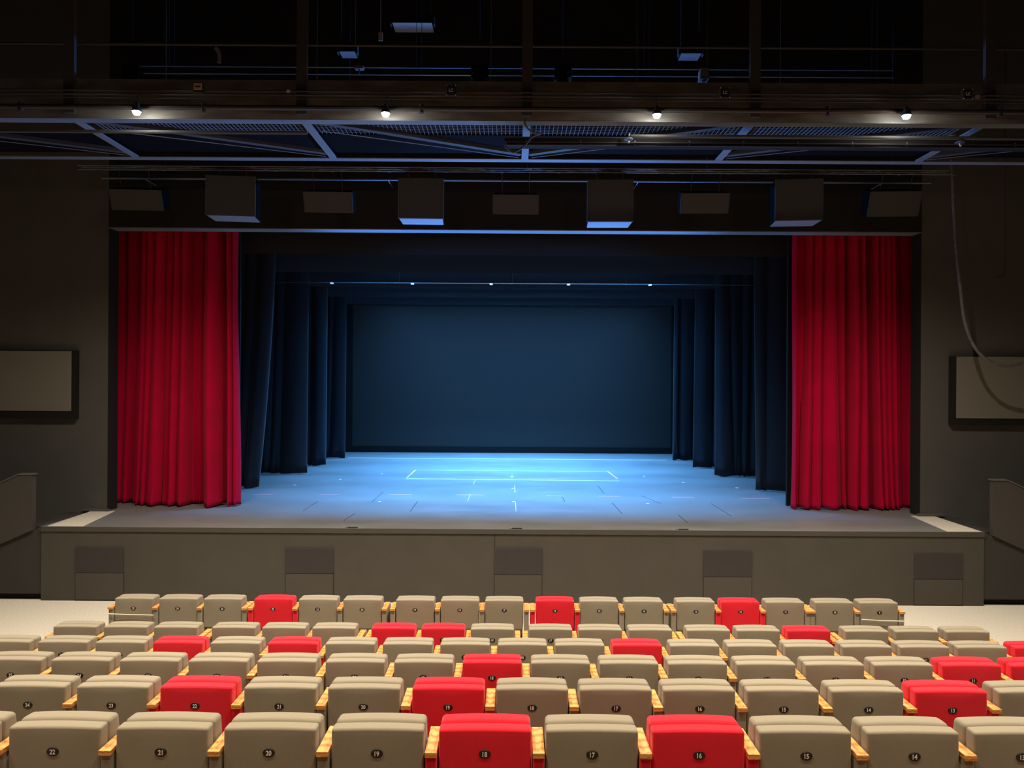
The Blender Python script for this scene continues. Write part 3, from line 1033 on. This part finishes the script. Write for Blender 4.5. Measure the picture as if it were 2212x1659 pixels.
for (px, py, s) in ((1358, 302, 'with bright disc, nearer the middle'), (2073, 309, 'farther right')):
    p = at(px, py, 9.03)
    t = thing('hook_spot', 'small round lamp hung from the pipe under the catwalk, %s' % s, 'lamp', p, 'small round lamps')
    bm = bmesh.new(); lathe(bm, [(0.058, 0.0), (0.058, 0.012), (0.02, 0.03)], 20)
    link('disc', bm, M['lightsteel'] if px < 2000 else M['steel'], t)
    bm = bmesh.new(); tube(bm, [(0, 0, 0.02), (0.01, 0, 0.08)], 0.009, 8); tube(bm, [(0, -0.02, -0.045), (0, 0, 0.0)], 0.012, 8)
    link('stem', bm, M['beige'], t)

# ------------------------------------------------------------------ speaker truss and speakers
z1, z2 = at(1106, 363, 11.25).z, at(1106, 371.5, 11.25).z
t = thing('truss', 'slim laced truss across the hall above the hanging loudspeakers', 'truss', (0, 11.25, z2))
bm = bmesh.new()
for (dy, dz) in ((0, z1 - z2), (0.10, z1 - z2), (0.0, 0)):
    tube(bm, [(-6.9, dy, dz), (6.9, dy, dz)], 0.010, 8)
link('chord', bm, M['lightsteel'], t)
bm = bmesh.new()
x = -6.9
k = 0
while x < 6.7:
    tube(bm, [(x, 0.0, 0 if k % 2 else z1 - z2), (x + 0.45, 0.05, z1 - z2 if k % 2 else 0)], 0.006, 6)
    x += 0.45; k += 1
link('lacing', bm, M['lightsteel'], t)
for x in XP[1:-1]:
    bm = bmesh.new()
    tube(bm, [(x + 0.05, 0.05, z1 - z2 + 0.01), (x + 0.05, 0.05, 10.59 - z2)], 0.008, 6)
    link('hanger', bm, M['iron'], t)
p = at(1106, 390, 11.9)
bm = bmesh.new()
tube(bm, [(-6.9, 11.9, p.z), (7.0, 11.9, p.z)], 0.018, 8)
for x in (-6.2, -2.1, 2.1, 6.2):
    tube(bm, [(x, 11.9, p.z), (x, 12.348, p.z)], 0.008, 8)
tag(link('steel_pipe', bm, M['lightsteel']), 'thin pipe behind the tops of the hanging loudspeakers', 'pipe')


def speaker(name, label, xc, zt, h, w, d, yaw, pitch, hang, Y=11.25, big=True):
    t = thing(name, label, 'loudspeaker', (xc, Y, zt), 'hanging loudspeakers', yaw)
    R = Matrix.Rotation(pitch, 4, 'X')
    bm = bmesh.new()
    w2 = w * 0.96
    prof = [(-w / 2, 0), (w / 2, 0), (w2 / 2, d), (-w2 / 2, d)]
    lo = [bm.verts.new(R @ Vector((x, y, -h))) for x, y in prof]
    hi = [bm.verts.new(R @ Vector((x, y, 0))) for x, y in prof]
    bm.faces.new(hi); bm.faces.new(lo[::-1])
    for i in range(4): bm.faces.new((lo[i], lo[(i + 1) % 4], hi[(i + 1) % 4], hi[i]))
    link('cabinet', bm, M['deckblack'], t)
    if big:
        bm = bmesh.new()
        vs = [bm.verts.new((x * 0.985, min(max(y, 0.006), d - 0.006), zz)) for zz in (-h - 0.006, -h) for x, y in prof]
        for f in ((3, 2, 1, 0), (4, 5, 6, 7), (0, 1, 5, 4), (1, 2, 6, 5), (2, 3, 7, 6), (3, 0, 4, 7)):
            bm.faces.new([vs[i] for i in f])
        link('bottom_panel', bm, M['speakerlit'], t)['label'] = 'underside coloured pale to imitate blue stage light'  # paler than the black cabinet, imitating stage light on its underside
    bm = bmesh.new()
    e = 0.0
    box(bm, -w / 2 + e, w / 2 - e, -0.012, 0.0, -h + e, -e)
    bm.transform(R)
    link('grille', bm, M['speaker'], t)
    for s in (-1, 1):
        bm = bmesh.new()
        box(bm, s * (w / 2 + 0.004) - 0.006, s * (w / 2 + 0.004) + 0.006, -0.02, 0.012, -h, 0.0)
        bm.transform(R)
        link('edge_trim', bm, M['steel'] if big else M['speaker'], t)
        bm = bmesh.new()
        wy = 11.25 - Y
        hx, hy = s * w * 0.3, wy
        tube(bm, [(s * w * 0.3, 0.08, -0.02), (hx * math.cos(yaw) + hy * math.sin(yaw), -hx * math.sin(yaw) + hy * math.cos(yaw), hang)], 0.006, 6)
        link('hanger', bm, M['iron'], t)
    return t


for (xa, xb, yt, yb, yaw, s) in ((448, 549, 380, 466, 0.10, 'leftmost'), (862, 957, 385, 472, 0.03, 'second from left'),
                                 (1270, 1366, 388, 479, -0.03, 'second from right'), (1677, 1774, 387, 476, -0.10, 'rightmost')):
    a, b = at(xa, yt, 11.2), at(xb, yb, 11.2)
    speaker('hanging_speaker', 'large square hanging loudspeaker with blue-lit underside, %s of the four' % s, (a.x + b.x) / 2, a.z, a.z - b.z,
            (b.x - a.x), 0.42, yaw, 0.0, z2 - 0.008 - a.z, Y=11.2)
for (xa, xb, yt, yb, yaw, s) in ((237, 346, 409, 452, 0.06, 'leftmost'), (655, 760, 414, 457, 0.03, 'second from left'), (1064, 1164, 420, 461, 0.0, 'middle'),
                                 (1472, 1576, 417, 459, -0.03, 'second from right'), (1882, 1990, 413, 465, -0.06, 'rightmost')):
    a, b = at(xa, yt, 11.3), at(xb, yb, 11.3)
    speaker('small_speaker', 'small downward-tilted loudspeaker hung between the big ones, %s of the five' % s, (a.x + b.x) / 2, a.z, (a.z - b.z) * 1.04,
            (b.x - a.x) * 0.97, 0.36, yaw, 0.35, z2 - 0.008 - a.z, Y=11.3, big=False)

# ------------------------------------------------------------------ upper rig
for (py, s) in ((147.5, 'upper'), (163, 'lower')):
    p = at(1106, py, 10.9)
    t = thing('rigging_pipe', 'thin rigging pipe high above the catwalk, %s of the pair' % s, 'pipe', (0, 10.9, p.z), 'high rigging pipes')
    bm = bmesh.new()
    tube(bm, [(at(300, py, 10.9).x, 0, 0), (at(1930, py, 10.9).x, 0, 0)], 0.010, 8)
    link('pipe', bm, M['lightsteel'], t)
    for x in (-5.3, -1.5, 2.0, 5.5):
        bm = bmesh.new()
        dx = 0.08 if s == 'lower' else 0
        tube(bm, [(x + dx, 0.014, 0), (x + dx, 0.014, 10.59 - p.z)], 0.004, 6)
        link('hanger', bm, M['iron'], t)
for (px, s) in ((1036, 'left of the middle post'), (1216, 'right of the middle post'), (286, 'far left end')):
    p = at(px, 160, 10.75)
    t = thing('rig_spotlight', 'black theatre spotlight on the high rigging pipes, %s' % s, 'spotlight', p, 'black spotlights on the rigging')
    bxm('housing', -0.13, 0.13, -0.1, 0.1, -0.10, 0.12, M['black'], t, bevel=0.03)
    bm = bmesh.new(); lathe(bm, [(0.09, 0), (0.10, -0.10), (0.08, -0.11)], 16, Matrix.Translation((0, -0.02, -0.09)))
    link('lens_tube', bm, M['black'], t)
    bm = bmesh.new()
    tube(bm, [(0, 0, 0.11), (0, 0.1, 0.22)], 0.015, 8); tube(bm, [(0, 0.0, 0.20), (0, 0.0, 2.1)], 0.008, 6)
    link('yoke', bm, M['black'], t)
    for i, dx in enumerate((-0.09, 0.07)):
        bxm('clamp', dx - 0.008, dx + 0.008, -0.125, -0.105, -0.03, 0.02, M['steel'], t)


def rig_box(px0, px1, py0, py1, Y, depth, label, cat, mface, name, group=None):
    a, b = at(px0, py0, Y), at(px1, py1, Y)
    zz = a.z
    Yb = Y * (829.5 - py0) / (829.5 - py1)
    w = (b.x - a.x) / 2
    t = thing(name, label, cat, ((a.x + b.x) / 2, Y, zz), group)
    bxm('housing', -w, w, 0.0, Yb - Y, 0.004, 0.14, M['black'], t)
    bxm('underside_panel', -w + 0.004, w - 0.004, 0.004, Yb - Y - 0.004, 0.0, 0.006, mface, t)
    bm = bmesh.new()
    for s in (-1, 1):
        tube(bm, [(s * w * 0.9, 0.1, 0.12), (s * w * 0.9, 0.1, 10.58 - zz)], 0.007, 6)
        box(bm, s * (w + 0.03) - 0.008, s * (w + 0.03) + 0.008, 0.02, 0.12, -0.01, 0.12)
    link('bracket', bm, M['steel'], t)


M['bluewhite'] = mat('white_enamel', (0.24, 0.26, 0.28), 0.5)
rig_box(847, 933, 49, 70, 11.2, 0.3, 'wide fixture near the ceiling with pale blue underside, largest of the high fixtures', 'light fixture', M['bluewhite'], 'flood_light', 'high fixtures')
rig_box(732, 766, 111, 126, 11.0, 0.25, 'small fixture with blue underside above the left rigging pipes', 'light fixture', M['lightsteel'], 'flood_light', 'high fixtures')
rig_box(1472, 1516, 115, 131, 11.0, 0.25, 'small fixture with blue underside above the right rigging pipes', 'light fixture', M['lightsteel'], 'flood_light', 'high fixtures')
p = at(1521, 162, 10.78)
t = thing('rig_projector', 'small beige box clamped on the high rigging pipes', 'projector', p)
bxm('case', -0.06, 0.06, -0.05, 0.12, -0.04, 0.09, M['beige'], t, bevel=0.005)
bxm('base_plate', -0.062, 0.062, -0.05, 0.16, -0.075, -0.045, M['lightsteel'], t)
bxm('hook', -0.03, 0.03, 0.0, 0.04, 0.09, 0.12, M['iron'], t)
bm = bmesh.new(); lathe(bm, [(0.035, -0.10), (0.04, -0.08), (0.03, -0.075)], 14)
link('lens', bm, M['iron'], t)
p = at(776, 145, 10.85)
t = thing('rig_sign', 'tiny pale fitting on the upper rigging pipe, left of the middle', 'fitting', p)
bxm('body', -0.065, 0.065, -0.02, 0.06, -0.025, 0.02, M['bluewhite'], t)
bxm('stem', -0.008, 0.008, 0.0, 0.02, -0.10, -0.025, M['lightsteel'], t)
# bent strap and hanging tag
bm = bmesh.new()
pts = catmull([at(466, 104, 10.2), at(472, 112, 10.2), at(474, 125, 10.2), at(473, 136, 10.2)], 5)
for a, b in zip(pts, pts[1:]):
    beam(bm, a, b, 0.01, 0.055) if False else tube(bm, [a, b], 0.028, 8)
tag(link('bent_strap', bm, M['beige']), 'bent pinkish strap hanging high at the left of the rig', 'strap')
p = at(822, 79, 10.0)
bm = bmesh.new(); box(bm, p.x - 0.03, p.x + 0.03, 10.0, 10.01, p.z - 0.06, p.z + 0.06)
box(bm, p.x - 0.003, p.x + 0.003, 10.003, 10.007, p.z + 0.06, 10.6)
tag(link('hanging_tag', bm, M['beige']), 'small beige tag hanging left of the wide high fixture', 'tag')
# suspension rods between ceiling and rig
for k, (px, lab) in enumerate(((348, 'far left'), (679, 'left, beside the catwalk post'), (1060, 'middle left'), (1380, 'middle right'), (1694, 'right'))):
    x = at(px, 100, 8.6).x
    bm = bmesh.new()
    tube(bm, [(x, 8.72, 7.12), (x, 8.72, 10.6)], 0.005, 6)
    tag(link('suspension_rod', bm, M['steel']), 'thin vertical suspension rod in front of the catwalk, %s' % lab, 'rod', 'suspension rods')

# ------------------------------------------------------------------ hanging cables at the right
bm = bmesh.new()
pts = [at(*p, 11.5) for p in ((2056, 345), (2059, 430), (2066, 540), (2075, 625), (2083, 690), (2100, 740), (2125, 772), (2155, 787), (2190, 789), (2225, 770), (2255, 715), (2275, 620), (2285, 500), (2290, 340))]
tube(bm, catmull(pts, 8), 0.026, 10)
tag(link('hanging_cable', bm, M['cable']), 'thick grey cable bundle hanging in a long loop in front of the right wall', 'cable')
bm = bmesh.new()
tube(bm, catmull([at(*p, 12.34) for p in ((2171, 100), (2171, 500), (2170, 580), (2166, 597), (2154, 599))], 5), 0.006, 6)
tag(link('thin_cable', bm, M['steel']), 'thin cable dangling with a hooked end high on the right wall', 'cable')
